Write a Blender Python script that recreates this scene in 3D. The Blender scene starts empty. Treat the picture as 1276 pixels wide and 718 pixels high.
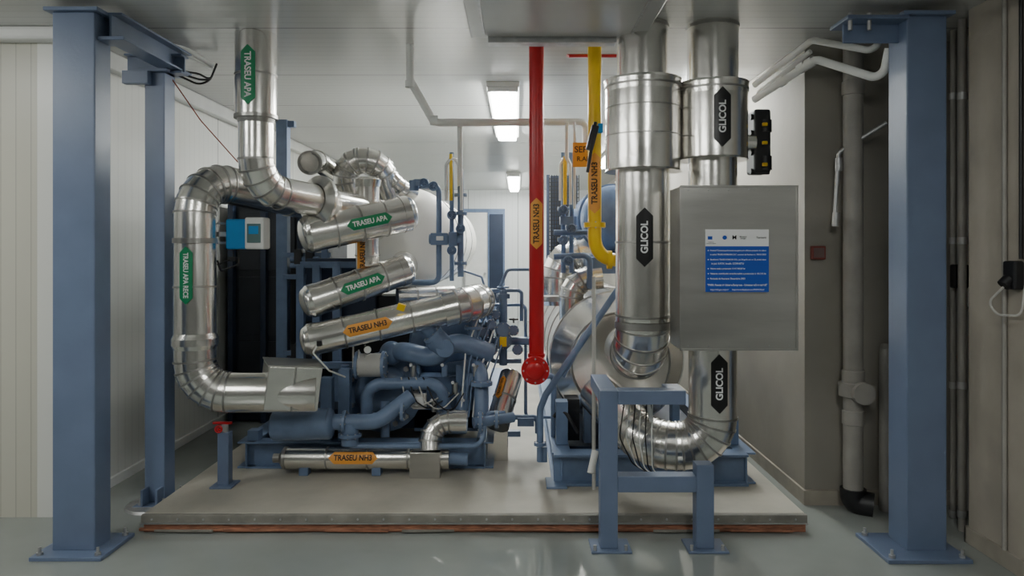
import bpy, bmesh, math, random
from mathutils import Vector, Matrix, Quaternion
random.seed(4)
# survey constants : measurements are (horizontal, vertical, distance) sightings turned into metres
F=900.0; CX=645.0; CY=310.0; EYE=1.6
def W(u,v,d): return Vector(((u-CX)*d/F, d, EYE-(v-CY)*d/F))
V=Vector
CEIL=2.9
# ------------------------------------------------------------------ materials
def base(name):
    m=bpy.data.materials.new(name); m.use_nodes=True
    nt=m.node_tree; return m,nt,nt.nodes['Principled BSDF']
def mk(name,col,rough=.5,metal=0.0,var=.08,nscale=6,bump=.0,bscale=40,rvar=.1,emit=None,stretch=(1,1,1)):
    m,nt,b=base(name); N=nt.nodes; L=nt.links
    tc=N.new('ShaderNodeTexCoord'); mp=N.new('ShaderNodeMapping'); mp.inputs['Scale'].default_value=stretch
    L.new(tc.outputs['Object'],mp.inputs['Vector'])
    no=N.new('ShaderNodeTexNoise'); no.inputs['Scale'].default_value=nscale; no.inputs['Detail'].default_value=5
    L.new(mp.outputs[0],no.inputs['Vector'])
    r=N.new('ShaderNodeValToRGB')
    r.color_ramp.elements[0].position=.3; r.color_ramp.elements[1].position=.7
    r.color_ramp.elements[0].color=tuple(max(0,c*(1-var)) for c in col)+(1,)
    r.color_ramp.elements[1].color=tuple(min(1,c*(1+var)) for c in col)+(1,)
    L.new(no.outputs['Fac'],r.inputs['Fac']); L.new(r.outputs[0],b.inputs['Base Color'])
    mr=N.new('ShaderNodeMapRange'); mr.inputs['To Min'].default_value=max(0.03,rough-rvar*.5); mr.inputs['To Max'].default_value=rough+rvar*.5
    L.new(no.outputs['Fac'],mr.inputs['Value']); L.new(mr.outputs[0],b.inputs['Roughness'])
    b.inputs['Metallic'].default_value=metal
    if bump>0:
        n2=N.new('ShaderNodeTexNoise'); n2.inputs['Scale'].default_value=bscale; n2.inputs['Detail'].default_value=3
        L.new(mp.outputs[0],n2.inputs['Vector'])
        bp=N.new('ShaderNodeBump'); bp.inputs['Strength'].default_value=bump; bp.inputs['Distance'].default_value=.01
        L.new(n2.outputs['Fac'],bp.inputs['Height']); L.new(bp.outputs[0],b.inputs['Normal'])
    if emit:
        b.inputs['Emission Color'].default_value=emit[0]+(1,); b.inputs['Emission Strength'].default_value=emit[1]
    return m
def panel(name,col,axis,fine,seam,rough=.3,off=0.0,fw=.22):
    m,nt,b=base(name); N=nt.nodes; L=nt.links
    tc=N.new('ShaderNodeTexCoord'); sp=N.new('ShaderNodeSeparateXYZ'); L.new(tc.outputs['Object'],sp.inputs[0])
    def fr(per,w):
        a=N.new('ShaderNodeMath'); a.operation='ADD'; a.inputs[1].default_value=off+50*per; L.new(sp.outputs[axis],a.inputs[0])
        q=N.new('ShaderNodeMath'); q.operation='MULTIPLY'; q.inputs[1].default_value=1/per; L.new(a.outputs[0],q.inputs[0])
        f=N.new('ShaderNodeMath'); f.operation='FRACT'; L.new(q.outputs[0],f.inputs[0])
        l=N.new('ShaderNodeMath'); l.operation='LESS_THAN'; l.inputs[1].default_value=w/per; L.new(f.outputs[0],l.inputs[0]); return l
    f1=fr(fine,.006); f2=fr(seam,.012)
    ad=N.new('ShaderNodeMath'); ad.operation='MULTIPLY_ADD'; ad.inputs[1].default_value=fw; L.new(f1.outputs[0],ad.inputs[0]); L.new(f2.outputs[0],ad.inputs[2])
    mx=N.new('ShaderNodeMix'); mx.data_type='RGBA'; mx.inputs['A'].default_value=col+(1,); mx.inputs['B'].default_value=tuple(c*.35 for c in col)+(1,)
    L.new(ad.outputs[0],mx.inputs['Factor']); L.new(mx.outputs['Result'],b.inputs['Base Color'])
    inv=N.new('ShaderNodeMath'); inv.operation='SUBTRACT'; inv.inputs[0].default_value=1; L.new(ad.outputs[0],inv.inputs[1])
    bp=N.new('ShaderNodeBump'); bp.inputs['Strength'].default_value=.35; bp.inputs['Distance'].default_value=.004
    L.new(inv.outputs[0],bp.inputs['Height']); L.new(bp.outputs[0],b.inputs['Normal'])
    b.inputs['Roughness'].default_value=rough
    return m
BLUE=mk('blue_paint',(.130,.172,.268),.38,0,.08,5,.05,60)
BLUE2=mk('blue_paint_machine',(.145,.205,.325),.35,0,.12,12,.05,60)
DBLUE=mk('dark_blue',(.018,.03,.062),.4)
SIL=mk('aluminium_cladding',(.84,.82,.78),.23,1,.08,4,.16,10,.16)
SILB=mk('brushed_steel',(.56,.55,.525),.32,1,.10,5,.08,30,.14,stretch=(.3,1,2))
SILD=mk('cladding_seam',(.42,.41,.39),.35,1,.1,8)
CREAM=mk('vessel_cladding',(.90,.89,.84),.40,.0,.03,3,.05,10)
GALV=mk('galvanised',(.5,.5,.5),.45,.8,.15,20)
RED=mk('red_paint',(.50,.008,.014),.3,0,.06)
YEL=mk('yellow_paint',(.85,.55,.01),.35,0,.06)
BLACK=mk('black_rubber',(.010,.010,.012),.45)
CABN=mk('cabinet_paint',(.022,.026,.036),.4)
WHITE=mk('white_paint',(.78,.78,.76),.4,0,.05)
WPIPE=mk('white_pvc',(.80,.80,.77),.4,0,.06)
GPIPE=mk('grey_pipe',(.50,.49,.46),.45,0,.1)
DPIPE=mk('dark_pvc',(.30,.285,.26),.5,0,.15)  # darker grey-beige tone for the right-hand pvc pipes
GREEN=mk('label_green',(.0,.25,.10),.4,0,.02)
ORANGE=mk('label_orange',(.80,.34,.05),.4,0,.03)
LBLACK=mk('label_black',(.008,.008,.009),.35)
LWHITE=mk('label_white',(.85,.85,.85),.45,0,.01)
LDARK=mk('label_dark',(.05,.025,.01),.5)
SBLUE=mk('plaque_blue',(.01,.07,.42),.4,0,.02)
CYAN=mk('meter_blue',(.02,.26,.60),.4)
SCREEN=mk('meter_screen',(.12,.2,.2),.15)
WOOD=mk('slab_timber',(.31,.135,.08),.75,0,.55,14,.3,50,stretch=(1,4,8))
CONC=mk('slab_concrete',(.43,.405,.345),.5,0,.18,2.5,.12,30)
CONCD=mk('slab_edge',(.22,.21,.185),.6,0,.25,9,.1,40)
PLAST=mk('plaster_wall',(.29,.27,.235),.7,0,.12,2,.12,18)
PLASTD=mk('plaster_pier',(.37,.335,.28),.7,0,.14,3,.2,14)
ROOMW=mk('front_room_wall',(.32,.32,.31),.6,0,.08,2)
FLOORM=mk('floor_epoxy',(.28,.30,.285),.05,0,.10,1.5,.03,4,.05)
SKIRT=mk('skirting_tile',(.33,.30,.25),.5,0,.12,8)
GLOW=mk('lamp_fill_diffuser',(1,1,1),.5,0,.0,emit=((.97,1,.97),54))  # shared by the real fixtures and the added rear fills
FILLGLOW=mk('fill_light_front',(1,1,1),.5,0,.0,emit=((.98,1,.96),56))  # glow of the unseen fill lights added at the front
CEILM=panel('ceiling_panels',(.58,.585,.565),1,.10,1.15,.20,.35,.35)
WLEFT=panel('wall_panels_y',(.76,.76,.72),1,.09,1.1,.35)
WFRONT=panel('wall_panels_x',(.58,.565,.485),0,.09,1.1,.4,.2,.4)
WBACK=panel('wall_panels_back',(.80,.82,.82),0,.12,1.1,.4)
SOFF=mk('soffit_panel',(.46,.46,.445),.3,0,.03)
# ------------------------------------------------------------------ mesh builder
def fillet(pts,R,n):
    out=[(pts[0],0)]
    for i in range(1,len(pts)-1):
        P=pts[i]; a=(P-pts[i-1]); b=(pts[i+1]-P); la,lb=a.length,b.length; a.normalize(); b.normalize()
        ang=a.angle(b)
        if ang<.04: out.append((P,0)); continue
        t=R*math.tan(ang/2); t=min(t,la*(.95 if i==1 else .49),lb*(.95 if i==len(pts)-2 else .49)); Rr=t/math.tan(ang/2)
        c=P+(b-a).normalized()*(Rr/math.cos(ang/2)); v1=(P-a*t)-c; ax=a.cross(b).normalized()
        for k in range(n+1):
            out.append((c+Quaternion(ax,ang*k/n)@v1,1))
    out.append((pts[-1],0)); return out
class B:
    def __init__(s,name): s.name=name; s.v=[]; s.f=[]; s.m=[]; s.s=[]; s.mats=[]
    def sl(s,mat):
        if mat not in s.mats: s.mats.append(mat)
        return s.mats.index(mat)
    def add(s,vs,fs,mat,smooth=False):
        o=len(s.v); i=s.sl(mat); s.v+= [tuple(x) for x in vs]
        for f in fs: s.f.append([o+k for k in f]); s.m.append(i); s.s.append(smooth)
    def tube(s,pts,r,mat,R=None,n=5,gore=False,caps=True,sides=None,seam=None,seammat=None):
        pts=[V(p) for p in pts]
        if sides is None: sides=36 if r>.06 else (14 if r>.02 else 8)
        if R is None: R=r*2.5
        path=fillet(pts,R,n if gore else 8) if len(pts)>2 else [(pts[0],0),(pts[1],0)]
        pp=[path[0]]
        for q in path[1:]:
            if (q[0]-pp[-1][0]).length>1e-4: pp.append(q)
        P=[q[0] for q in pp]; T=[]
        for i in range(len(P)):
            if i==0: t=P[1]-P[0]
            elif i==len(P)-1: t=P[-1]-P[-2]
            else: t=(P[i+1]-P[i]).normalized()+(P[i]-P[i-1]).normalized()
            T.append(t.normalized())
        ref=V((0,0,1)) if abs(T[0].z)<.9 else V((1,0,0)); nrm=(ref-T[0]*ref.dot(T[0])).normalized(); rings=[]
        for i in range(len(P)):
            if i>0:
                q=T[i-1].rotation_difference(T[i]); nrm=q@nrm; nrm=(nrm-T[i]*nrm.dot(T[i])).normalized()
            bn=T[i].cross(nrm)
            rings.append([P[i]+r*(math.cos(2*math.pi*k/sides)*nrm+math.sin(2*math.pi*k/sides)*bn) for k in range(sides)])
        if gore:
            for i in range(len(P)-1):
                s.add(rings[i]+rings[i+1],[[k,(k+1)%sides,sides+(k+1)%sides,sides+k] for k in range(sides)],mat,True)
        else:
            vs=[x for rg in rings for x in rg]
            s.add(vs,[[i*sides+k,i*sides+(k+1)%sides,(i+1)*sides+(k+1)%sides,(i+1)*sides+k] for i in range(len(P)-1) for k in range(sides)],mat,True)
        if caps:
            s.add(rings[0],[list(range(sides))[::-1]],mat); s.add(rings[-1],[list(range(sides))],mat)
        if gore:
            sm=seammat or SILD
            for i in range(len(P)):
                if pp[i][1]: s.band(P[i],T[i],r,sm)
            if seam:
                for i in range(len(P)-1):
                    L=(P[i+1]-P[i]).length
                    if L>seam*1.2:
                        c=int(L/seam)
                        for k in range(1,c+1):
                            s.band(P[i].lerp(P[i+1],k/(c+1)),(P[i+1]-P[i]).normalized(),r,sm)
    def band(s,p,ax,r,mat,w=.006,h=.004):
        s.rev(p,ax,[(-w,r-.002),(-w,r+h),(w,r+h),(w,r-.002)],mat,32)
    def rev(s,p,ax,prof,mat,n=32,soft=False,caps=False):
        p=V(p); ax=V(ax).normalized(); ref=V((0,0,1)) if abs(ax.z)<.9 else V((1,0,0)); a=(ref-ax*ref.dot(ax)).normalized(); b=ax.cross(a)
        R=[[p+ax*q[0]+q[1]*(math.cos(2*math.pi*k/n)*a+math.sin(2*math.pi*k/n)*b) for k in range(n)] for q in prof]
        if soft:
            s.add([x for r in R for x in r],[[i*n+k,i*n+(k+1)%n,(i+1)*n+(k+1)%n,(i+1)*n+k] for i in range(len(R)-1) for k in range(n)],mat,True)
        else:
            for i in range(len(R)-1): s.add(R[i]+R[i+1],[[k,(k+1)%n,n+(k+1)%n,n+k] for k in range(n)],mat,True)
        if caps: s.add(R[0],[list(range(n))[::-1]],mat); s.add(R[-1],[list(range(n))],mat)
    def cyl(s,p0,p1,r,mat,n=24,r2=None):
        p0=V(p0);p1=V(p1); s.rev(p0,p1-p0,[(0,r),((p1-p0).length,r if r2 is None else r2)],mat,n,caps=True)
    def dome(s,p,ax,r,h,mat,n=40,k=8):
        s.rev(p,ax,[(h*math.sin(math.pi/2*i/k),max(r*math.cos(math.pi/2*i/k),.001)) for i in range(k+1)],mat,n,True)
    def flange(s,p,ax,r,t,mat,bolts=8,n=28):
        p=V(p); ax=V(ax).normalized(); s.rev(p,ax,[(0,.001),(0,r),(t,r),(t,.001)],mat,n)
        ref=V((0,0,1)) if abs(ax.z)<.9 else V((1,0,0)); a=(ref-ax*ref.dot(ax)).normalized(); b=ax.cross(a)
        for k in range(bolts):
            q=p+.84*r*(math.cos(2*math.pi*k/bolts)*a+math.sin(2*math.pi*k/bolts)*b); w=max(r*.07,.005)
            s.cyl(q-ax*w*1.2,q+ax*(t+w*1.2),w,GALV,6)
    def wheel(s,p,ax,r,mat):
        p=V(p); ax=V(ax).normalized(); t=max(r*.12,.006)
        s.rev(p,ax,[(t*math.sin(2*math.pi*i/8),r+t*math.cos(2*math.pi*i/8)) for i in range(9)],mat,20,True)
        ref=V((0,0,1)) if abs(ax.z)<.9 else V((1,0,0)); a=(ref-ax*ref.dot(ax)).normalized(); b=ax.cross(a)
        for k in range(3):
            d=math.cos(k*math.pi/3)*a+math.sin(k*math.pi/3)*b; s.cyl(p-d*r,p+d*r,t*.6,mat,6)
        s.cyl(p-ax*r*.9,p+ax*t*1.5,t,mat,8)
    def box(s,c,size,mat,rot=None,bev=.004):
        bm=bmesh.new(); bmesh.ops.create_cube(bm,size=1)
        for v in bm.verts: v.co=V((v.co.x*size[0],v.co.y*size[1],v.co.z*size[2]))
        bev=min(bev,min(size)*.3)
        if bev>0: bmesh.ops.bevel(bm,geom=bm.edges[:],offset=bev,segments=2,affect='EDGES',profile=.5)
        M=rot.to_matrix() if rot else Matrix.Identity(3)
        bm.verts.index_update(); s.add([V(c)+M@v.co for v in bm.verts],[[v.index for v in f.verts] for f in bm.faces],mat); bm.free()
    def bx(s,a,b,mat,bev=.004):
        a=V(a);b=V(b); s.box((a+b)/2,[abs(x) for x in (b-a)],mat,None,bev)
    def bar(s,p0,p1,w,h,mat,bev=.003):
        p0=V(p0);p1=V(p1); d=p1-p0; q=d.to_track_quat('Y','Z'); s.box((p0+p1)/2,(w,d.length,h),mat,q,bev)
    def ibeam(s,p0,p1,w,h,mat,t=.012):
        p0=V(p0);p1=V(p1); d=p1-p0; q=d.to_track_quat('Y','Z'); up=q@V((0,0,1)); c=(p0+p1)/2
        s.box(c+up*(h/2-t/2),(w,d.length,t),mat,q,.002); s.box(c-up*(h/2-t/2),(w,d.length,t),mat,q,.002); s.box(c,(t,d.length,h-t*2+.002),mat,q,0)
    def map_text(s,txt,size,fn,mat,maxw=None,bold=.02):
        cu=bpy.data.curves.new('t','FONT'); cu.body=txt; cu.size=size; cu.align_x='CENTER'; cu.align_y='CENTER'; cu.offset=bold*size
        ob=bpy.data.objects.new('t',cu); bpy.context.scene.collection.objects.link(ob); bpy.context.view_layer.update()
        me=bpy.data.meshes.new_from_object(ob.evaluated_get(bpy.context.evaluated_depsgraph_get()))
        if len(me.vertices):
            xs=[v.co.x for v in me.vertices]; w=max(xs)-min(xs); k=1
            if maxw and w>maxw: k=maxw/w
            s.add([fn(v.co.x*k,v.co.y*(k**.6)) for v in me.vertices],[list(p.vertices) for p in me.polygons],mat)
        bpy.data.objects.remove(ob); bpy.data.curves.remove(cu); bpy.data.meshes.remove(me)
    def label(s,p0,p1,fr,L,wd,r,col,txt,tcol,toward=None,ts=.66):
        """label wrapped round a pipe p0->p1"""
        p0=V(p0);p1=V(p1); a=(p1-p0).normalized()
        c=p0.lerp(p1,fr); n=(toward or V((0,0,EYE)))-c; n=(n-a*n.dot(a)).normalized(); b=n.cross(a)
        def fn(e):
            return lambda x,y: c+a*x+(r+e)*(math.cos(y/r)*n+math.sin(y/r)*b)
        K=10; vs=[];f1=fn(.005); mg=wd*.5
        for i in range(K+1):
            y=-wd/2+wd*i/K; k=mg*(1-abs(y)/(wd/2))
            vs.append(f1(-L/2-k,y)); vs.append(f1(L/2+k,y))
        s.add(vs,[[2*i,2*i+1,2*i+3,2*i+2] for i in range(K)],col,True)
        s.map_text(txt,wd*ts,fn(.0075),tcol,maxw=L*1.0,bold=.03)
    def flat_text(s,txt,c,size,mat,maxw=None,bold=.015):
        c=V(c); s.map_text(txt,size,lambda x,y:c+V((x,0,y)),mat,maxw,bold)
    def done(s,parent=None):
        me=bpy.data.meshes.new(s.name); me.from_pydata(s.v,[],s.f)
        for m in s.mats: me.materials.append(m)
        for p,mi,sm in zip(me.polygons,s.m,s.s): p.material_index=mi; p.use_smooth=sm
        me.update(); ob=bpy.data.objects.new(s.name,me); bpy.context.scene.collection.objects.link(ob)
        if parent: ob.parent=parent
        return ob
X=V((1,0,0));Y=V((0,1,0));Z=V((0,0,1))
def plainbox(name,a,b,mat):
    o=B(name); o.bx(a,b,mat,0); return o.done()
# ------------------------------------------------------------------ room
BACK=16.0
plainbox('floor',(-5.2,-4.2,-.1),(3.2,BACK+.2,0),FLOORM)
plainbox('ceiling',(-5.2,-4.2,CEIL),(3.2,BACK+.2,CEIL+.1),CEILM)
plainbox('wall_left',(-2.86,4.3,0),(-2.74,BACK,CEIL),WLEFT)
plainbox('wall_front_left',(-5.2,4.3,0),(-2.86,4.42,CEIL),WFRONT)
plainbox('wall_far_left',(-5.3,-4.2,0),(-5.2,4.42,CEIL),ROOMW)
plainbox('wall_back',(-2.86,BACK,0),(3.2,BACK+.12,CEIL),WBACK)
plainbox('wall_behind',(-5.2,-4.3,0),(3.2,-4.2,CEIL),ROOMW)
plainbox('wall_right',(1.8,4.53,0),(3.2,BACK,CEIL),PLAST)
plainbox('wall_right_recess',(2.75,-4.2,0),(3.2,4.53,CEIL),ROOMW)
plainbox('wall_right_pier',(2.455,3.1,0),(2.75,3.93,CEIL),PLASTD)
plainbox('baseboard_right',(1.785,4.50,0),(2.75,4.53,.09),SKIRT)
plainbox('baseboard_right_side',(1.785,4.53,0),(1.8,BACK,.09),SKIRT)
o=B('baseboard_pier'); o.bx((2.44,3.09,0),(2.455,3.945,.09),SKIRT); o.bx((2.44,3.93,0),(2.75,3.945,.09),SKIRT); o.done()
plainbox('baseboard_left',(-2.74,4.42,0),(-2.72,BACK,.06),WHITE)
o=B('trim_left_cove'); o.bx((-2.74,4.3,2.78),(-2.66,BACK,CEIL),WHITE,.02); o.bx((-5.2,4.2,2.82),(-2.66,4.3,CEIL),WHITE,.02); o.done()
# soffit panel
o=B('ceiling_soffit_panel'); o.bx((-.27,-2,2.82),(.735,4.19,CEIL),SOFF,.006)
o.bx((-.17,4.15,2.785),(.57,4.24,2.825),GALV); o.bx((-.20,1,2.812),(-.185,4.1,2.822),GALV,0); o.bx((.64,1,2.812),(.655,4.1,2.822),GALV,0); o.done()
# slab
o=B('equipment_slab')
o.bx((-2.12,4.10,.035),(1.63,10.5,.10),CONC,.006)
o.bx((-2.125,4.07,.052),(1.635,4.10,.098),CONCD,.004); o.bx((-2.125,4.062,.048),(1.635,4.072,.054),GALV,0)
o.bx((-2.11,4.075,0.0),(1.625,4.12,.048),WOOD,.002); o.bx((-2.13,4.06,.012),(1.20,4.08,.026),WOOD,.002)
for i in range(26):
    x=-2.06+i*.145; o.cyl((x,4.064,.075),(x,4.072,.075),.006,GALV,6)
for i in range(8):
    x=-1.9+i*.46+random.random()*.1; o.box((x,4.06,.014+random.random()*.012),(.25+random.random()*.2,.02,.012),CONCD if i%3==0 else WOOD,Quaternion(Z,random.uniform(-.03,.03)),.001)
o.done()
# lamps : two real central fixtures, then added fill lights
def lamp(x,y0,y1,w=.17,g=None):
    o=B('ceiling_lamp_or_fill'); o.bx((x-w/2-.02,y0-.04,CEIL-.04),(x+w/2+.02,y1+.04,CEIL),WHITE,.006)
    o.bx((x-w/2+.01,y0,CEIL-.085),(x+w/2-.01,y1,CEIL-.04),g or GLOW,.015)
    o.bx((x-w/2-.01,y0-.03,CEIL-.075),(x+w/2+.01,y0,CEIL-.04),WHITE); o.done()
lamp(-.115,5.65,8.15,.22); lamp(-.07,12.3,15.4,.2)
lamp(1.28,8.2,11,.17); lamp(1.43,5.3,7.4,.13)  # added fill lights, tucked behind the glycol pipes to brighten the rear
for x in (-1.9,.9):
    lamp(x,-.4,1.6,.13,FILLGLOW)  # unseen fill lights added overhead to brighten the foreground
lamp(-3.6,1.6,3.4,.12,FILLGLOW)  # one more added fill, out of view at front left
# back door & panels
o=B('door_1'); o.bx((-1.15,BACK-.07,.0),(-.66,BACK-.01,2.4),WHITE); o.bx((-.66,BACK-.1,0),(-.28,BACK-.01,2.42),BLUE2); o.bx((-.62,BACK-.12,.05),(-.32,BACK-.1,2.36),DBLUE)
o.bx((-1.2,BACK-.08,2.4),(-.28,BACK-.01,2.48),BLUE2); o.bx((-1.19,BACK-.08,0),(-1.15,BACK-.01,2.4),GALV); o.cyl((-.72,BACK-.12,1.05),(-.72,BACK-.06,1.05),.03,GALV); o.done()
# electrical cabinet
o=B('electrical_cabinet'); o.bx((-2.64,6.7,.0),(-1.98,8.4,2.02),CABN,.01)
for i in range(3):
    z=.2+i*.6; o.bx((-2.58,6.68,z),(-2.06,6.70,z+.54),CABN,.004)
    o.bx((-2.14,6.665,z+.2),(-2.11,6.69,z+.32),GALV)
for x in (-2.64,-2.0,-2.34): o.bx((x-.02,6.62,0),(x+.03,6.70,2.05),DBLUE)
o.done()
# ------------------------------------------------------------------ columns
def column(x0,x1,y0,y1,ztop,plate):
    o=B('steel_column')
    o.bx((x0,y0,.018),(x1,y1,ztop),BLUE,.006)
    px0,px1,py0,py1=plate; o.bx((px0,py0,0),(px1,py1,.02),BLUE,.003)
    for x in (px0+.035,px1-.035):
        for y in (py0+.035,py1-.035):
            o.cyl((x,y,.02),(x,y,.034),.017,GALV,6); o.cyl((x,y,.034),(x,y,.06),.008,GALV,8)
    o.bx((x0-.03,y0-.03,ztop),(x1+.03,y1+.03,ztop+.02),BLUE,.003)
    return o
o=column(-2.436,-2.213,3.78,3.93,2.84,(-2.5,-2.13,3.69,4.02)); 
o.bx((-2.213,3.80,2.70),(-2.07,3.93,2.72),BLUE); o.done()
o=column(-2.325,-2.2,4.5,4.64,2.70,(-2.36,-2.15,4.42,4.72)); o.rev((-2.26,4.5,0),Z,[(0,.17),(.015,.16),(.02,.02)],GALV,24)
for s_ in (0,.09): o.bx((-2.31+s_,4.42,.02),(-2.295+s_,4.5,.12),BLUE)
o.done()
o=column(2.037,2.247,3.78,3.97,2.82,(1.88,2.31,3.66,4.02)); 
o.bx((1.72,3.76,2.80),(2.04,3.98,2.82),BLUE); o.bx((1.74,3.86,2.70),(2.04,3.875,2.80),BLUE)
for x in (1.75,1.85): o.cyl((x,3.8,2.75),(x,3.8,2.84),.012,GALV,6)
o.done()
o=B('steel_beam'); o.ibeam((-2.17,3.85,2.79),(-2.17,4.68,2.79),.12,.14,BLUE); o.ibeam((-2.46,4.56,2.76),(-2.1,4.56,2.76),.1,.12,BLUE)
o.bx((-2.44,4.45,2.62),(-2.28,4.5,2.70),BLUE); o.done()
CH=bpy.data.objects.new('ammonia_chiller_unit',None); bpy.context.scene.collection.objects.link(CH)
# back blue post with rack
o=B('steel_rack_frame'); 
o.bar(W(353,150,5.9),V((W(353,150,5.9).x,5.9,.1)),.09,.09,BLUE2)
for v in (318,345,440): o.bar(W(353,v,5.85),W(412,v,5.85),.04,.04,BLUE2)
o.bar(W(405,300,5.85),V((W(405,300,5.85).x,5.85,.1)),.05,.05,BLUE2)
o.bar(W(345,155,5.9),W(368,155,5.9),.06,.05,BLUE2)
for v in (323,331): o.cyl(W(362,v,5.8),W(398,v,5.8),.022,BLUE2,12)
for u in (372,386): o.box(W(u,320,5.8),(.06,.05,.12),BLACK)
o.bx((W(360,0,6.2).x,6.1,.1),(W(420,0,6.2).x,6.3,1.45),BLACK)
o.done(CH)
# ------------------------------------------------------------------ left silver piping (connected to the chiller)
o=B('insulated_water_pipe'); d=4.38; px=W(319,42,d)
t=V((px.x,d,CEIL)); j=W(319,146,d)
o.tube([t,j],.122,SIL,gore=True,seam=.35)
o.rev(j,-Z,[(-.01,.128),(.012,.128),(.012,.11),(.05,.103)],SILD)
a=W(320,235,d); o.tube([j-Z*.04,V((j.x,d,a.z)),W(405,252,4.85)],.105,SIL,R=.2,n=5,gore=True)
e=W(405,252,4.85); dr=(e-V((j.x,d,a.z))).normalized()
o.rev(e-dr*.1,dr,[(0,.11),(.03,.17),(.05,.17),(.16,.10)],SIL); o.tube([e,e+dr*.35],.10,SIL)
o.label(t,j,.54,.27,.085,.122,GREEN,'TRASEU APA',LWHITE,V((-1.75,0,1.6))); o.done()
o=B('insulated_cold_water_pipe')
p=[W(425,262,5.5),W(243,222,4.45),W(243,489,4.40),W(395,489,4.52)]
o.tube(p,.122,SIL,R=.2,n=6,gore=True,seam=.6)
q=W(243,300,4.42); o.rev(q,-Z,[(-.015,.12),(-.015,.128),(.015,.128),(.015,.12)],SILD); 
q=W(243,425,4.41); o.rev(q,-Z,[(-.05,.12),(-.02,.135),(.02,.135),(.05,.12)],SIL)
o.label(W(243,222,4.43),W(243,489,4.40),.455,.27,.075,.123,GREEN,'TRASEU APA RECE',LWHITE,V((-1.95,0,1.6)))
# valve insulation box
rot=Quaternion(Y,.12)@Quaternion(Z,.45)
o.box(W(362,479,4.52),(.32,.26,.27),SIL,rot,.006)
o.box(W(362,479,4.52)+rot@V((0,0,.137)),(.335,.275,.006),SILD,rot,.001); o.box(W(362,479,4.52)+rot@V((0,-.132,0)),(.012,.006,.27),SILD,rot,.001)
o.done()
o=B('drain_valve_post'); b0=W(280,600,4.57); o.bx((b0.x-.035,4.54,.1),(b0.x+.035,4.61,.1+.34),BLUE); o.bx((b0.x-.07,4.5,.1),(b0.x+.07,4.65,.112),BLUE)
o.cyl((b0.x,4.575,.43),(b0.x,4.575,.50),.02,GALV); o.bar((b0.x-.07,4.56,.50),(b0.x+.05,4.56,.50),.02,.015,RED); o.wheel((b0.x-.01,4.5,.475),Y,.02,RED); o.done()
o=B('flow_meter'); c=W(299,292,4.6); o.box(c,(.13,.14,.19),CYAN,None,.012); c2=W(321,291,4.58)
o.box(c2,(.12,.13,.20),WHITE,None,.012); o.box(c2-Y*.066,(.085,.01,.12),SCREEN,None,.003); o.box(c2-Y*.072+Z*.02,(.06,.004,.05),CYAN,None,0)
o.bar(W(271,292,4.5),W(292,292,4.6),.03,.03,GALV); o.bar(W(271,278,4.5),W(290,280,4.6),.015,.015,GALV); o.bar(W(271,303,4.5),W(290,303,4.6),.015,.015,GALV)
o.tube([W(297,312,4.6),W(297,330,4.6),W(275,338,4.5),W(271,325,4.45)],.006,BLACK); o.tube([W(291,312,4.6),W(291,322,4.6),W(271,330,4.5)],.005,BLACK)
o.box(W(290,323,4.6),(.05,.05,.03),BLACK); o.done()
# cylinders on the front of chiller
def drum(o,p0,p1,r,lab=None,lf=.6,col=GREEN,tc=LWHITE,ll=.24,e0=1,e1=1):
    p0=V(p0);p1=V(p1);a=(p1-p0).normalized();L=(p1-p0).length
    o.tube([p0,p1],r,SIL,gore=True,seam=L/3.1)
    for p,s_,ee in((p0,-1,e0),(p1,1,e1)):
        if ee:
            o.rev(p,a*s_,[(-.05,r+.004),(.0,r+.004),(.02,r-.01)],SIL,36); o.dome(p+a*s_*.018,a*s_,r-.01,.045,SIL)
    if lab: o.label(p0,p1,lf,ll,.075,r,col,lab,tc)
o=B('water_header_drums')
drum(o,W(384,292,4.80),W(508,266,5.1),.125,'TRASEU APA',.56)
drum(o,W(386,376,4.78),W(505,336,5.1),.108,'TRASEU APA',.50)
o.tube([W(425,286,4.9),W(440,286,5.3),W(500,290,5.8)],.07,SIL,gore=True)
o.tube([W(490,340,5.05),W(505,332,5.3),W(500,320,5.9)],.09,SIL,gore=True)
o.done(CH)
o=B('ammonia_header_drum')
drum(o,W(386,424,4.72),W(552,386,4.95),.105,'TRASEU NH3',.42,ORANGE,LDARK,.25,1,0)
o.tube([W(552,386,4.95),W(600,375,5.02),W(588,375,5.6),],.12,SIL,R=.2,n=5,gore=True)
for u,v in ((401,411),(500,383)): 
    c=W(u,v,4.70); o.box(c,(.05,.04,.045),YEL,Quaternion(Y,.3))
o.box(W(398,428,4.62),(.03,.03,.035),BLACK)
o.tube([W(398,425,4.62),W(390,440,4.62),W(410,462,4.65),W(430,470,4.8)],.006,WPIPE)
o.done(CH)
# vessels
o=B('condenser_vessel'); c=W(508,298,5.7); r=.405
o.cyl(c,c+Y*2.4,r,CREAM,48); o.dome(c,-Y,r,.19,CREAM); o.band(c+Y*.02,Y,r,SILD,.012,.006)
for k in (.8,1.6): o.band(c+Y*k,Y,r,SILD,.01,.006)
c=W(448,262,5.9); o.cyl(c,c+Y*2.,.25,SIL,40); o.dome(c,-Y,.25,.1,SIL); o.done(CH)
o=B('suction_piping')
o.tube([W(452,290,5.5),W(425,205,5.35),W(470,196,5.35),W(490,250,5.6)],.095,SIL,R=.16,n=4,gore=True)
o.tube([W(415,215,5.5),W(395,200,5.3),W(386,203,5.0)],.075,SIL,R=.12,n=4,gore=True)
q=W(386,203,5.0); o.rev(q,W(386,203,5)-W(395,200,5.3),[(-.02,.085),(.0,.085),(.0,.06),(-.03,.05),(-.03,.001)],SILD)
o.tube([W(458,222,5.15),W(458,350,5.2)],.085,SIL,gore=True,seam=.2)
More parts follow.
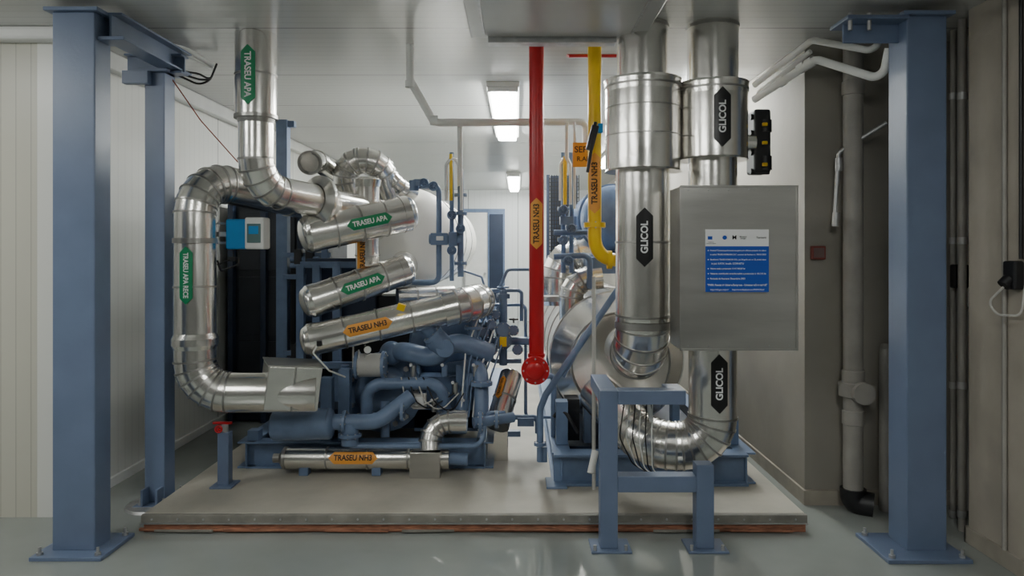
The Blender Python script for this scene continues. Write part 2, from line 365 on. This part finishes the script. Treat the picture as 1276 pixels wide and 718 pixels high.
o.rev(W(458,228,5.15),Z,[(-.03,.09),(.02,.1),(.04,.06),(.04,.001)],SIL)
o.label(W(452,350,5.2),W(452,222,5.15),.28,.24,.075,.086,ORANGE,'TRASEU NH3',LDARK)
o.tube([W(480,205,5.5),W(486,228,5.4),W(515,240,5.6)],.06,SIL,gore=True)
o.tube([W(495,369,5.25),W(565,366,5.4)],.062,SIL,gore=True,seam=.15)
o.done(CH)
# blue machine
o=B('compressor_block')
c=W(478,488,5.2); o.cyl(c,c+Y*1.6,.25,BLUE2,40); o.flange(c-Y*.03,Y,.285,.04,BLUE2,16); o.dome(c-Y*.03,-Y,.2,.08,BLUE2)
c=W(560,430,5.6); o.cyl(c,c+Y*1.5,.30,BLUE2,40); o.dome(c,-Y,.30,.1,BLUE2); o.flange(c+Y*.1,Y,.33,.04,BLUE2,16)
c=W(590,392,6.2); o.cyl(c,c+Y*1.2,.15,BLUE2,24); 
for k in range(14): o.band(c+Y*(.05+k*.07),Y,.15,BLUE2,.012,.02)
c=W(462,455,4.95); o.cyl(c-X*.09,c+X*.09,.08,GPIPE,28); o.flange(c-X*.1,X,.095,.02,BLUE2,8); o.flange(c+X*.08,X,.095,.02,BLUE2,8)
o.tube([W(457,525,4.92),W(457,478,4.92),W(550,478,4.92),W(556,520,5.0)],.042,BLUE2,R=.11)
o.flange(W(457,520,4.92),Z,.07,.02,BLUE2,6); o.flange(W(556,515,5.0),Z,.07,.02,BLUE2,6)
o.tube([W(488,440,5.2),W(505,438,5.0),W(540,447,5.0),W(566,425,5.0),W(612,440,5.1)],.066,BLUE2,R=.12)
o.dome(W(488,440,5.1),-Y,.085,.08,BLUE2)
a=W(528,405,4.95); b_=W(562,440,5.0); o.cyl(a,b_,.05,BLUE2); o.cyl(W(540,420,4.96),W(555,434,4.98),.078,BLUE2,20); o.flange(W(538,416,4.95),b_-a,.075,.025,BLUE2,8)
o.cyl(W(522,400,4.93),a,.028,BLUE2,12)
o.rev(W(556,432,5.0),Y,[(-.1,.001),(-.1,.06),(.1,.06)],BLUE2)
# verticals right
o.tube([W(590,390,5.1),W(590,470,5.1),W(575,500,5.0),W(575,540,4.95)],.04,BLUE2)
o.tube([W(560,460,5.3),W(600,455,5.0),W(600,520,4.9)],.05,BLUE2,R=.1)
o.flange(W(600,480,4.92),Z,.075,.025,BLUE2,8); o.flange(W(590,410,5.1),Z,.065,.02,BLUE2,8)
o.tube([W(430,455,5.1),W(430,540,5.1)],.03,BLUE2); o.tube([W(480,500,4.95),W(480,545,4.9)],.03,BLUE2)
o.box(W(585,475,5.2),(.18,.2,.25),BLUE2); o.box(W(560,500,5.4),(.5,.2,.4),BLUE2)
for i in range(7):
    u=515+i*13; v=455+ (i%3)*22; o.cyl(W(u,v,4.98),W(u,v+14,4.98),.02,BLUE2 if i%2 else SILB,12); o.cyl(W(u-3,v,4.95),W(u-3,v,5.1),.012,GALV,8)
for i in range(6):
    u=600+i*5; o.tube([W(u,385+i*9,5.1),W(u-20,440+i*10,5.0),W(u-26,520,4.95)],.006,BLUE2 if i%3 else WPIPE)
o.box(W(523,500,4.92),(.09,.05,.10),GPIPE); o.box(W(523,500,4.89),(.06,.01,.06),LWHITE); 
for i in range(4): o.tube([W(500+i*9,470,4.9),W(505+i*12,500,4.86),W(520+i*14,508+i*3,4.88),W(560+i*6,490,4.95)],.005,BLACK if i%2 else GPIPE,R=.08)
for (u,v) in ((440,432),(447,436),(455,430)): o.cyl(W(u,v,4.9),W(u,v+28,4.9),.006,GPIPE,8)
o.cyl(W(458,436,4.88),W(458,436,4.84),.024,WHITE,20); o.cyl(W(458,436,4.885),W(458,436,4.86),.030,BLACK,20)
o.done(CH)
o=B('oil_cooler_piping')
a=W(343,530,4.72); b_=W(410,528,4.72); o.cyl(a,b_,.10,BLUE2,32); o.dome(a,-X,.10,.03,BLUE2); o.dome(b_,X,.10,.04,BLUE2)
o.tube([W(412,526,4.72),W(470,526,4.72),W(512,494,4.85)],.052,BLUE2,R=.15); o.flange(W(428,526,4.72),X,.075,.02,BLUE2,8)
o.tube([W(436,526,4.72),W(436,554,4.72)],.056,BLUE2); o.flange(W(436,544,4.72),Z,.075,.02,BLUE2,8)
o.tube([W(437,556,4.72),W(603,556,4.72),W(603,515,4.8),W(628,515,4.9)],.018,BLUE2,R=.08)
o.flange(W(500,512,4.8),X,.07,.02,BLUE2,8)
o.tube([W(590,527,4.75),W(640,520,4.85)],.035,BLUE2); o.flange(W(597,526,4.75),X,.07,.02,BLUE2,8); o.flange(W(617,523,4.8),X,.06,.02,BLUE2,8)
o.done(CH)
o=B('skid_frame'); xl=W(308,0,4.95).x; xr=W(604,0,4.95).x
o.ibeam((xl,4.98,.19),(xr,4.98,.19),.12,.18,BLUE2); o.ibeam((xl,4.93,.19),(xl,8,.19),.12,.18,BLUE2); o.ibeam((xr,4.93,.19),(xr,8,.19),.12,.18,BLUE2)
for u,vt in ((318,535),(408,470),(430,460)): 
    p_=W(u,vt,5.0); o.bx((p_.x-.04,4.96,.25),(p_.x+.04,5.04,p_.z),BLUE2)
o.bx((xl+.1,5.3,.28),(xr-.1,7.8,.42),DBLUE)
for u in (375,395,420): 
    p_=W(u,330,5.6); o.bx((p_.x-.03,5.57,.2),(p_.x+.03,5.63,p_.z),BLUE2)
o.bar(W(375,330,5.6),W(520,330,5.6),.05,.05,BLUE2); o.bar(W(375,455,5.5),W(450,455,5.5),.05,.05,BLUE2)
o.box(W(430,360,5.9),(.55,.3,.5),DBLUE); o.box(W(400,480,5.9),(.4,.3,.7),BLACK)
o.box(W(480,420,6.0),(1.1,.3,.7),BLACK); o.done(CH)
# valve station left
o=B('valve_station')
o.tube([W(518,232,5.2),W(547,232,5.1),W(547,352,5.1),W(490,352,5.2)],.02,BLUE2,R=.05)
o.tube([W(535,298,5.1),W(575,298,5.1)],.035,BLUE2); o.box(W(548,298,5.1),(.12,.09,.085),BLUE2); o.box(W(565,298,5.1),(.06,.08,.1),BLUE2)
o.tube([W(574,215,5.1),W(574,345,5.1)],.022,BLUE2); o.tube([W(563,190,5.1),W(563,350,5.15)],.016,BLUE2)
for v in (245,268,330): o.flange(W(574,v,5.1),Z,.045,.02,BLUE2,6); 
for u,v in ((563,268),(574,285),(563,312),(540,232),(528,228)): 
    o.cyl(W(u,v,5.12),W(u,v,4.98),.03,BLUE2,14); o.wheel(W(u,v,4.96),Y,.028,BLUE2)
o.tube([W(562,192,5.05),W(562,250,5.05)],.012,YEL); o.tube([W(556,250,5.05),W(556,205,5.05),W(566,195,5.05),W(575,212,5.05),W(575,262,5.05)],.012,WHITE,R=.04)
o.box(W(525,228,5.15),(.1,.06,.05),BLUE2); o.cyl(W(516,225,5.15),W(516,238,5.15),.035,BLUE2,14)
o.box(W(548,297,5.04),(.05,.01,.03),LWHITE)
# middle lower cluster
for (u,v,r_) in ((627,412,.045),(627,425,.05),(612,405,.03),(640,412,.03),(612,436,.035),(645,436,.03),(618,392,.025),(603,415,.03)):
    o.cyl(W(u,v,5.35),W(u,v,5.15),r_,BLUE2,16); o.flange(W(u,v,5.18),Y,r_*1.3,.02,BLUE2,6)
o.tube([W(600,425,5.3),W(662,425,5.3)],.03,BLUE2); o.tube([W(627,362,5.3),W(627,455,5.3)],.03,BLUE2)
o.tube([W(596,405,5.3),W(612,405,5.3),W(612,450,5.3),W(650,450,5.3)],.018,BLUE2,R=.03); o.tube([W(590,362,5.3),W(650,362,5.3),W(650,400,5.3)],.014,BLUE2,R=.03)
o.box(W(627,426,5.14),(.05,.03,.07),YEL); o.cyl(W(627,366,5.3),W(627,372,5.3),.05,BLUE2,16); o.wheel(W(627,358,5.3),Z,.04,BLUE2)
o.wheel(W(640,398,5.2),Z,.03,BLACK); o.wheel(W(608,392,5.2),Z,.03,BLUE2)
o.tube([W(622,362,5.3),W(632,336,5.3),W(665,336,5.4)],.012,BLUE2,R=.04)
o.tube([W(612,380,5.4),W(655,380,5.4),W(655,520,5.3),W(690,520,5.3)],.012,BLUE2,R=.04)
o.tube([W(596,440,5.2),W(600,500,5.0),W(606,520,4.9)],.01,WPIPE)
o.tube([W(640,520,5.2),W(670,520,5.2),W(670,540,5.2)],.02,BLUE2,R=.04); o.box(W(655,525,5.2),(.12,.08,.06),BLUE2); o.box(W(640,540,5.2),(.1,.06,.04),BLUE2)
o.tube([W(570,335,5.3),W(600,345,5.3),W(618,400,5.3)],.008,BLUE2)
o.done(CH)
# silver lower pipes
o=B('ammonia_return_pipe'); dd=4.80; c0=W(358,571,dd); c1=W(560,571,dd)
drum(o,c0,c1,.070,'TRASEU NH3',.42,ORANGE,LDARK,.25,0,0)
o.rev(c0,-X,[(0,.074),(.02,.074),(.05,.03),(.09,.03),(.09,.001)],SILD); o.cyl(c1,W(583,572,dd),.045,BLUE2,20)
q=W(531,575,4.78); o.bx((q.x-.1,4.71,.1),(q.x+.1,4.86,.27),SILB)
for u in (380,470): 
    q=W(u,580,dd); o.bx((q.x-.03,4.76,.1),(q.x+.03,4.84,.16),BLUE2)
o.done(CH)
o=B('insulated_oil_line')
o.tube([W(582,526,4.78),W(536,526,4.78),W(536,562,4.72)],.073,SIL,R=.12,n=4,gore=True)
o.rev(W(575,526,4.78),X,[(-.06,.078),(.03,.078),(.03,.03)],SIL)
e0=W(637,468,5.3); e1=W(620,528,5.05)
o.tube([e0,e1],.083,SIL,gore=True,seam=.2); o.dome(e0,e0-e1,.083,.03,SIL); o.rev(e1,e1-e0,[(-.03,.087),(.02,.087),(.02,.001)],SILD)
q=W(620,530,5.12); o.bx((q.x-.075,5.10,.10),(q.x+.075,5.14,q.z+.03),SIL); o.label(e1,e0,.62,.14,.045,.084,ORANGE,'TRASEU NH3',LDARK,V((-3.2,0,2.0))); o.done(CH)
# ------------------------------------------------------------------ red, yellow, white ceiling pipes
o=B('red_ammonia_pipe'); x=W(668.5,0,4.62).x
bot=W(668,462,4.62).z
o.tube([(x,4.62,CEIL),(x,4.62,bot+.02),(x,5.1,bot)],.048,RED,R=.1); o.flange((x-.01,4.52,bot+.015),Y,.088,.05,RED,8); o.dome((x-.01,4.52,bot+.015),-Y,.06,.02,RED)
o.rev((x,4.62,bot+.1),Z,[(-.01,.05),(-.01,.055),(.01,.055),(.01,.05)],RED)
o.label((x,4.62,W(0,308,4.62).z),(x,4.62,W(0,250,4.62).z),.5,.25,.075,.05,ORANGE,'TRASEU NH3',LDARK)
o.tube([V((W(706,0,4.85).x,4.85,CEIL)),W(707,67,4.85),W(768,67,4.85)],.026,RED,R=.06); o.done()
o=B('yellow_gas_pipe'); y=4.66; x=W(741,0,y).x
z=W(0,322,y).z
o.tube([(x,y,CEIL),(x,y,z),(x+.26,y+.1,z-.02)],.044,YEL,R=.14)
o.rev((x+.1,y+.04,z-.01),X,[(-.015,.06),(.015,.06)],YEL); o.flange((x,y,z+.2),Z,.07,.03,YEL,8)
o.label((x,y,W(0,268,y).z),(x,y,W(0,190,y).z),.5,.32,.07,.046,ORANGE,'TRASEU NH3',LDARK)
o.box(W(738,172,4.58),(.045,.05,.16),BLACK,Quaternion(Y,.25)); o.bar(W(742,152,4.56),W(732,215,4.56),.02,.02,BLACK)
o.box(W(748,160,4.58),(.03,.04,.06),CYAN); o.done()
o=B('white_ceiling_pipe')
o.tube([V((W(511,0,4.6).x,4.6,CEIL)),W(511,100,4.6),W(541,153,4.7),W(730,152,5.2),W(730,185,5.3)],.026,WPIPE,R=.07)
o.tube([W(573,153,4.8),W(573,232,5.1)],.018,WPIPE); o.tube([W(706,152,5.1),W(706,215,5.3)],.014,WPIPE); o.tube([W(716,152,5.1),W(716,260,5.3)],.01,WPIPE)
o.rev(W(511,105,4.6),Z,[(-.02,.032),(.02,.032)],WPIPE,16); o.rev(W(540,150,4.68),X,[(-.02,.032),(.03,.032)],WPIPE,16); o.done()
o=B('separator_sign'); c=W(729,193,5.0); o.box(c,(.17,.01,.17),ORANGE,None,.002); o.flat_text('SEPA',c+V((-.01,-.007,.035)),.06,LDARK,.14); o.flat_text('R.AER',c+V((0,-.007,-.03)),.045,LDARK,.14)
o.tube([c+V((-.06,0,.08)),W(716,152,5.05)],.003,GALV); o.tube([c+V((.06,0,.08)),W(736,152,5.05)],.003,GALV); o.done()
# ------------------------------------------------------------------ right unit
RU=bpy.data.objects.new('glycol_chiller_unit',None); bpy.context.scene.collection.objects.link(RU)
o=B('evaporator_vessel'); c=W(768,446,5.25); r=.48
o.cyl(c,c+Y*3.,r,SIL,56); o.rev(c,-Y,[(-.02,r+.01),(.02,r+.01),(.02,r),(.2,r*.72),(.22,r*.70),(.22,.001)],SIL,56)
o.band(c-Y*.2,Y,r*.72,SILD,.01,.008)
for k in (.5,1.1,1.8): o.band(c+Y*k,Y,r,SILD,.01,.006)
o.done(RU)
o=B('suction_elbow'); o.tube([W(695,380,5.9),W(695,320,5.9),W(745,312,5.9)],.13,SIL,R=.2,n=5,gore=True)
o.tube([W(712,400,5.4),W(712,350,5.4),W(750,345,5.4)],.09,SIL,R=.14,n=4,gore=True); o.rev(W(690,372,5.6),Z,[(-.02,.1),(.02,.1),(.02,.001)],SILB)
o.done(RU)
o=B('compressor_motor'); c=W(765,272,5.7); o.cyl(c,c+Y*.9,.26,BLUE2,36); o.dome(c,-Y,.26,.12,BLUE2); o.cyl(W(730,300,6.2),W(730,300,7.2),.2,BLUE2,30)
for k in range(8): o.band(c+Y*(.1+k*.09),Y,.26,BLUE2,.012,.02)
o.box(W(720,300,6.0),(.2,.2,.4),BLUE2)
o.box(W(752,330,5.6),(.25,.5,.12),BLUE2); o.done(RU)
o=B('glycol_skid_frame'); xl=W(690,0,4.6).x; xr=W(930,0,4.6).x
o.ibeam((xl,4.62,.20),(xr,4.62,.20),.14,.2,BLUE2,.016); o.ibeam((xl+.05,4.6,.2),(xl+.05,8.5,.2),.12,.2,BLUE2); o.ibeam((xr,4.6,.2),(xr,8.5,.2),.12,.2,BLUE2)
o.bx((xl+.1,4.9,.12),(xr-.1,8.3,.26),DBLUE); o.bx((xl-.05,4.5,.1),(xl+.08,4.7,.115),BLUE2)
for u,v in ((700,500),(912,520)):
    p_=W(u,v,4.8); o.bx((p_.x-.04,4.78,.3),(p_.x+.04,4.88,p_.z),BLUE2)
for i in range(3): o.bx((.45+i*.3,4.9,.28),(.5+i*.3,5.0,.6),BLUE2)
o.box(W(712,520,4.95),(.1,.15,.28),BLACK); o.done(RU)
o=B('diagonal_strut_piping')
o.tube([W(772,358,4.72),W(680,492,4.72),W(673,510,4.72),W(673,575,4.72)],.022,BLUE2,R=.08); o.flange(W(673,555,4.72),Z,.04,.02,BLUE2,6)
o.tube([W(680,470,5.0),W(690,462,5.0),W(690,550,5.0)],.02,BLUE2); o.box(W(676,565,4.75),(.06,.08,.1),BLUE2)
o.tube([V((W(740,0,4.5).x,4.5,.1)),W(740,345,4.5)],.012,GPIPE); o.tube([W(742,562,4.45),W(736,590,4.4)],.022,WPIPE)
o.bar(W(702,470,4.95),W(735,410,4.95),.02,.02,BLUE2); o.tube([W(690,520,4.8),W(700,505,4.8),W(720,540,4.75)],.012,BLACK,R=.05); o.done(RU)
o=B('liquid_valve_station')
for u in (702,712): o.tube([W(u,190,5.3),W(u,340,5.4)],.018,BLUE2)
for u,v in ((702,262),(712,285),(702,300),(708,325)): o.flange(W(u,v,5.3),Z,.045,.02,BLUE2,6); o.cyl(W(u,v,5.3),W(u,v,5.15),.026,BLUE2,12); o.wheel(W(u,v,5.14),Y,.03,BLUE2)
o.tube([W(704,195,5.25),W(704,255,5.25)],.014,YEL); o.tube([W(698,250,5.25),W(698,205,5.25),W(705,192,5.25),W(711,205,5.25),W(711,255,5.25)],.01,WHITE,R=.03)
o.tube([W(690,290,5.3),W(740,290,5.3)],.02,BLUE2); o.tube([W(690,320,5.3),W(735,318,5.3),W(735,360,5.3)],.022,BLUE2,R=.05)
o.box(W(706,275,5.3),(.1,.08,.06),BLUE2); o.done(RU)
o=B('mesh_fence_panel'); fx=W(684,0,8.8).x
for i in range(13):
    x=fx+i*.03; o.bx((x,8.8,.1),(x+.010,8.81,2.5),BLACK,0)
for i in range(52): o.bx((fx,8.8,.1+i*.046),(fx+.37,8.808,.110+i*.046),BLACK,0)
o.bx((fx-.03,8.78,.1),(fx,8.83,2.5),DBLUE); o.bx((fx+.02,8.9,.1),(fx+.36,8.95,2.5),DBLUE); o.done()
# glycol pipes
d=4.19
def gly(u): return W(u,0,d).x
o=B('insulated_glycol_pipe'); x=gly(801); z1=W(0,104,d).z; z2=W(0,212,d).z; zb=W(0,446,d).z
o.tube([(x,d,CEIL),(x,d,z1)],.145,SIL,gore=True)
o.rev((x,d,z1),-Z,[(-.012,.14),(-.012,.226),(0,.222),(.06,.217),(z1-z2,.217),(z1-z2+.012,.222),(z1-z2+.012,.14)],SIL,48); o.band((x,d,z1-.03),Z,.221,SILD)
o.tube([(x,d,z2),(x,d,zb),(x,d+.55,zb-.02)],.157,SIL,R=.26,n=6,gore=True,seam=.55)
for s_ in (-.06,.1): o.band((x,d,(z1+z2)/2+s_),Z,.217,SILD,.004,.002)
o.rev((x,d,W(0,405,d).z),Z,[(-.02,.162),(.02,.162)],SILD,40)
o.band((x,d,CEIL-.02),Z,.145,SILD,.01,.006)
o.label((x,d,W(0,420,d).z),(x,d,W(0,212,d).z),.595,.24,.092,.159,LBLACK,'GLICOL',LWHITE,V((.27,0,1.6)),.56); o.done()
o=B('insulated_glycol_pipe'); x=gly(888); z2=W(0,198,d).z; zb=W(0,556,d).z; z1=W(0,108,d).z
o.tube([(x,d,CEIL),(x,d,z1)],.145,SIL,gore=True)
o.rev((x,d,z1),-Z,[(-.012,.14),(-.012,.206),(0,.202),(.06,.197),(z1-z2,.197),(z1-z2+.012,.202),(z1-z2+.012,.13)],SIL,48); o.band((x,d,z1-.03),Z,.2,SILD)
o.tube([(x,d,z2),(x,d,zb),(x-.36,d+.05,zb-.01),(x-.60,d+.55,zb+.2)],.138,SIL,R=.27,n=6,gore=True,seam=.5)
o.band((x,d,CEIL-.02),Z,.145,SILD,.01,.006)
o.label((x,d,W(0,198,d).z),(x,d,W(0,108,d).z),.5,.24,.092,.2,LBLACK,'GLICOL',LWHITE,V((1.15,0,1.6)),.56)
o.label((x,d,W(0,520,d).z),(x,d,W(0,430,d).z),.52,.24,.092,.14,LBLACK,'GLICOL',LWHITE,V((1.15,0,1.6)),.56)
o.done()
# box
o=B('insulated_valve_box'); a=W(848,232,3.76); b_=W(993,436,3.76)
o.bx((a.x,3.76,b_.z),(b_.x,4.02,a.z),SILB,.004)
for q in ((a.x,b_.x,a.z-.006,a.z+.004),(a.x,b_.x,b_.z-.004,b_.z+.006)): o.bx((q[0]-.004,3.752,q[2]),(q[1]+.004,3.765,q[3]),SILB,.001)
for xx in (a.x,b_.x): o.bx((xx-.005,3.752,b_.z),(xx+.005,3.765,a.z),SILB,.001)
for i in range(6):
    for zz in (a.z-.02,b_.z+.02): o.cyl((a.x+.04+i*.105,3.755,zz),(a.x+.04+i*.105,3.75,zz),.004,GALV,8)
o.done()
o=B('information_plaque'); yq=3.745
A=W(879,286,yq); Bq=W(958,364,yq); o.bx((A.x,yq,Bq.z),(Bq.x,yq+.006,A.z),LWHITE,.001)
zs=W(0,307,yq).z; o.bx((A.x,yq-.002,Bq.z),(Bq.x,yq+.001,zs),SBLUE,0)
cx=(A.x+Bq.x)/2; w=Bq.x-A.x; y2=yq-.0035
o.bx((A.x+.012,y2,zs+.035),(A.x+.035,y2+.002,zs+.052),SBLUE,0); o.flat_text('Finantat de\nUniunea Europeana',(A.x+.028,y2,zs+.018),.008,LBLACK,.05)
o.cyl((cx-.065,y2,zs+.045),(cx-.065,y2+.003,zs+.045),.011,SBLUE,16); o.flat_text('M',(cx-.015,y2,zs+.045),.03,LBLACK); o.flat_text('Ministerul\nEnergiei',(cx+.03,y2,zs+.045),.009,LBLACK,.05); o.flat_text('Termenii',(Bq.x-.04,y2,zs+.045),.014,LBLACK,.06)
rows=['Proiectul "Cresterea performantei energetice prin utilizarea pompelor de caldura','in cadrul TRASEU ROMANIA S.A.", contract de finantare nr. 760101/2023','Beneficiarul: TRASEU ROMANIA S.R.L. jud. Bragadiru str. nr. 52, proiect situat','in jud. ILFOV, localit. CORNETU','Valoare totala a proiectului: 13 417 803,87 lei','Valoarea contributiei nerambursabile a proiectului: 6 156 213 lei','Perioada de finantare: Decembrie 2023']
z=zs-.022
for i,t_ in enumerate(rows):
    wl=w*(.88 if i not in (3,4,6) else .55)
    o.flat_text(t_,(A.x+.024+wl/2,y2,z),.0125,LWHITE,wl,.02)
    if i in (0,2,4,5,6): o.cyl((A.x+.014,y2,z),(A.x+.014,y2+.002,z),.003,LWHITE,8)
    z-=.021 if i not in(1,3,4,5) else .026
o.flat_text('"PNRR: Finantat de Uniunea Europeana - UrmatoareaGeneratieUE"',(cx,y2,z-.012),.018,LWHITE,w*.94,.03)
o.flat_text('https://mfe.gov.ro/pnrr/      https://www.facebook.com/PNRROficial/',(cx,y2,z-.036),.012,LWHITE,w*.85,.02); o.done()
# stand
o=B('pipe_support_stand'); y0=3.82; t=.09
def X_(u): return W(u,0,y0).x
zt=W(0,487,y0).z
x1=X_(748);x2=X_(770);x3=X_(868);x4=X_(890);x5=X_(855)
zc=W(0,594,y0).z
o.bx((x1,y0,.012),(x2,y0+t,zt),BLUE); o.bx((x3,y0,.012),(x4,y0+t,W(0,580,y0).z),BLUE)
o.bx((x2,y0,zt-.075),(x5,y0+t,zt),BLUE); o.bx((x2,y0,zc-.085),(x3,y0+t,zc),BLUE)
o.bx((x1,y0+t,zt-.075),(x2,y0+.5,zt),BLUE); o.bx((x5-.09,y0+t,zt-.075),(x5,y0+.20,zt),BLUE)
for a_,b2 in ((x1,x2),(x3,x4)): 
    o.bx((a_-.05,y0-.04,0),(b2+.07,y0+t+.05,.012),BLUE)
    for xx in (a_-.03,b2+.04): o.cyl((xx,y0-.02,.012),(xx,y0-.02,.04),.009,GALV,6)
o.done()
o=B('hanging_sensor_cables')
for i in range(6):
    o.tube([W(778+i*7,500,4.0),W(772+i*8,545,3.98),W(788+i*5,578+i*3,4.0),W(812+i*3,592,4.02)],.0035,WPIPE if i%2 else BLACK,R=.08)
o.tube([W(808,505,4.0),W(812,525,4.0)],.012,WHITE); o.done()
o=B('valve_actuator'); o.box(W(945,178,4.35),(.10,.16,.38),BLACK,None,.015); o.cyl(W(953,150,4.3),W(953,165,4.3),.04,BLACK); o.cyl(W(953,195,4.3),W(953,212,4.3),.04,BLACK)
for v in (155,178,205): o.box(W(953,v,4.24),(.03,.02,.02),YEL)
for v in (146,166,190,214): o.cyl(W(935,v,4.3),W(958,v,4.3),.018,BLACK,10)
o.tube([W(929,178,4.3),W(940,178,4.3)],.05,SIL); o.done()
# ------------------------------------------------------------------ right side services
o=B('wall_drain_pipe'); x=W(1063,0,4.4).x; o.tube([(x,4.4,.12),(x,4.4,2.85)],.058,DPIPE)
for v,rr in ((485,.085),(470,.065),(520,.064),(110,.065)): 
    z=W(0,v,4.4).z; o.rev((x,4.4,z),Z,[(-.05,.05),(-.04,rr),(.04,rr),(.05,.05)],DPIPE,24)
z=W(0,487,4.4).z; o.cyl((x+.02,4.36,z),(x+.02,4.29,z),.065,DPIPE); o.tube([(x,4.4,.14),(x,4.4,.06),(x+.1,4.35,.05)],.075,BLACK,R=.05); o.done()
o=B('wall_conduit_pipe')
o.tube([W(1040,280,4.42),W(1045,190,4.42),W(1105,153,4.3)],.014,GALV,R=.05); o.rev(W(1045,205,4.42),Z,[(-.04,.022),(.04,.022)],GALV,12); o.cyl(W(1042,265,4.42),W(1041,282,4.42),.022,GALV,12); o.done()
o=B('wall_riser_pipes')
for u,dd,r_ in ((1188,4.3,.018),(1199,4.1,.022),(1212,4.05,.012)):
    x=W(u,0,dd).x; o.tube([(x,dd,0),(x,dd,CEIL)],r_,DPIPE)
    for v in (120,300,480,640): o.rev((x,dd,W(0,v,dd).z),Z,[(-.02,r_+.005),(.02,r_+.005)],GALV,12)
o.done()
o=B('insulated_riser_pipe'); x=W(1104,0,4.42).x; o.tube([(x,4.42,.0),(x,4.42,.95),(x+.02,4.44,1.0)],.04,DPIPE); o.rev((x,4.42,.95),Z,[(0,.041),(.04,.03),(.05,.001)],DPIPE); o.done()
def sock(c,nrm='y'):
    o=B('power_socket'); c=V(c)
    if nrm=='y': o.box(c,(.09,.05,.14),BLACK,None,.01); o.cyl(c+V((0,-.02,-.02)),c+V((0,-.05,-.05)),.03,BLACK); o.tube([c+V((0,-.05,-.06)),c+V((.0,-.06,-.2)),c+V((.06,0,-.16)),c+V((.06,.02,.02))],.008,WPIPE,R=.04)
    else: o.box(c,(.05,.09,.14),BLACK,None,.01); o.cyl(c+V((-.02,0,-.02)),c+V((-.05,0,-.05)),.03,BLACK); o.tube([c+V((-.05,0,-.06)),c+V((-.06,.1,-.14)),c+V((-.04,.06,-.20)),c+V((-.03,-.1,-.19)),c+V((-.02,-.12,0))],.006,GPIPE,R=.05)
    o.done()
c=W(1189,344,4.3); sock((c.x,4.25,c.z)); sock((2.43,3.54,W(0,343,3.54).z),'x')
o=B('power_cable_conduit'); o.tube([(2.44,3.50,1.55),(2.44,3.50,CEIL)],.01,BLACK); o.tube([(2.44,3.62,0.09),(2.44,3.62,CEIL)],.012,DPIPE); o.done()
o=B('fire_call_box'); c=W(1018,315,4.53); o.box((c.x,4.515,c.z),(.09,.03,.085),mk('dull_red',(.22,.05,.04),.5),None,.006); o.box((c.x,4.498,c.z),(.065,.006,.06),mk('dull_cover',(.16,.10,.09),.5),None,.002); o.done()  # call box in muted, even red with a brownish cover
o=B('white_condensate_pipes')
o.tube([W(940,124,4.75),W(1017,74,4.3),W(1100,100,4.05),W(1108,60,4.0)],.024,WPIPE,R=.06)
o.tube([W(940,106,4.75),W(1012,50,4.3),W(1090,64,4.1),W(1100,40,4.1)],.020,WPIPE,R=.05)
o.tube([W(945,116,4.8),W(1010,64,4.4)],.016,WPIPE)
for u,v,dd in ((1000,84,4.4),(1010,78,4.33),(975,101,4.5)): 
    o.rev(W(u,v,dd),W(1017,74,4.3)-W(940,124,4.75),[(-.025,.032),(.025,.032)],WPIPE,16)
o.done()
# cables upper left
o=B('overhead_cables')
o.tube([W(200,44,4.5),W(268,82,4.9)],.018,WPIPE); o.tube([W(203,52,4.5),W(262,84,4.9)],.012,WPIPE)
for i in range(3): o.tube([W(200,50+i*6,4.5),W(222,88+i*3,4.6),W(248,92+i*7,4.7),W(262,100,4.75),W(270,80,4.85)],.007,BLACK,R=.1)
o.tube([W(212,95,4.6),W(250,150,4.7),W(300,206,4.8)],.004,mk('brown_wire',(.25,.06,.03),.5),R=.3); o.done()
# world + camera
w=bpy.data.worlds.new('World'); bpy.context.scene.world=w; w.use_nodes=True
w.node_tree.nodes['Background'].inputs[0].default_value=(.8,.85,.9,1); w.node_tree.nodes['Background'].inputs[1].default_value=.05
cam=bpy.data.cameras.new('Camera'); co=bpy.data.objects.new('Camera',cam); bpy.context.scene.collection.objects.link(co)
co.location=(0,0,EYE); co.rotation_euler=(math.pi/2,0,0); cam.sensor_width=36; cam.lens=F/1276*36; cam.shift_x=-7/1276; cam.shift_y=-49/1276
cam.clip_start=.05; bpy.context.scene.camera=co
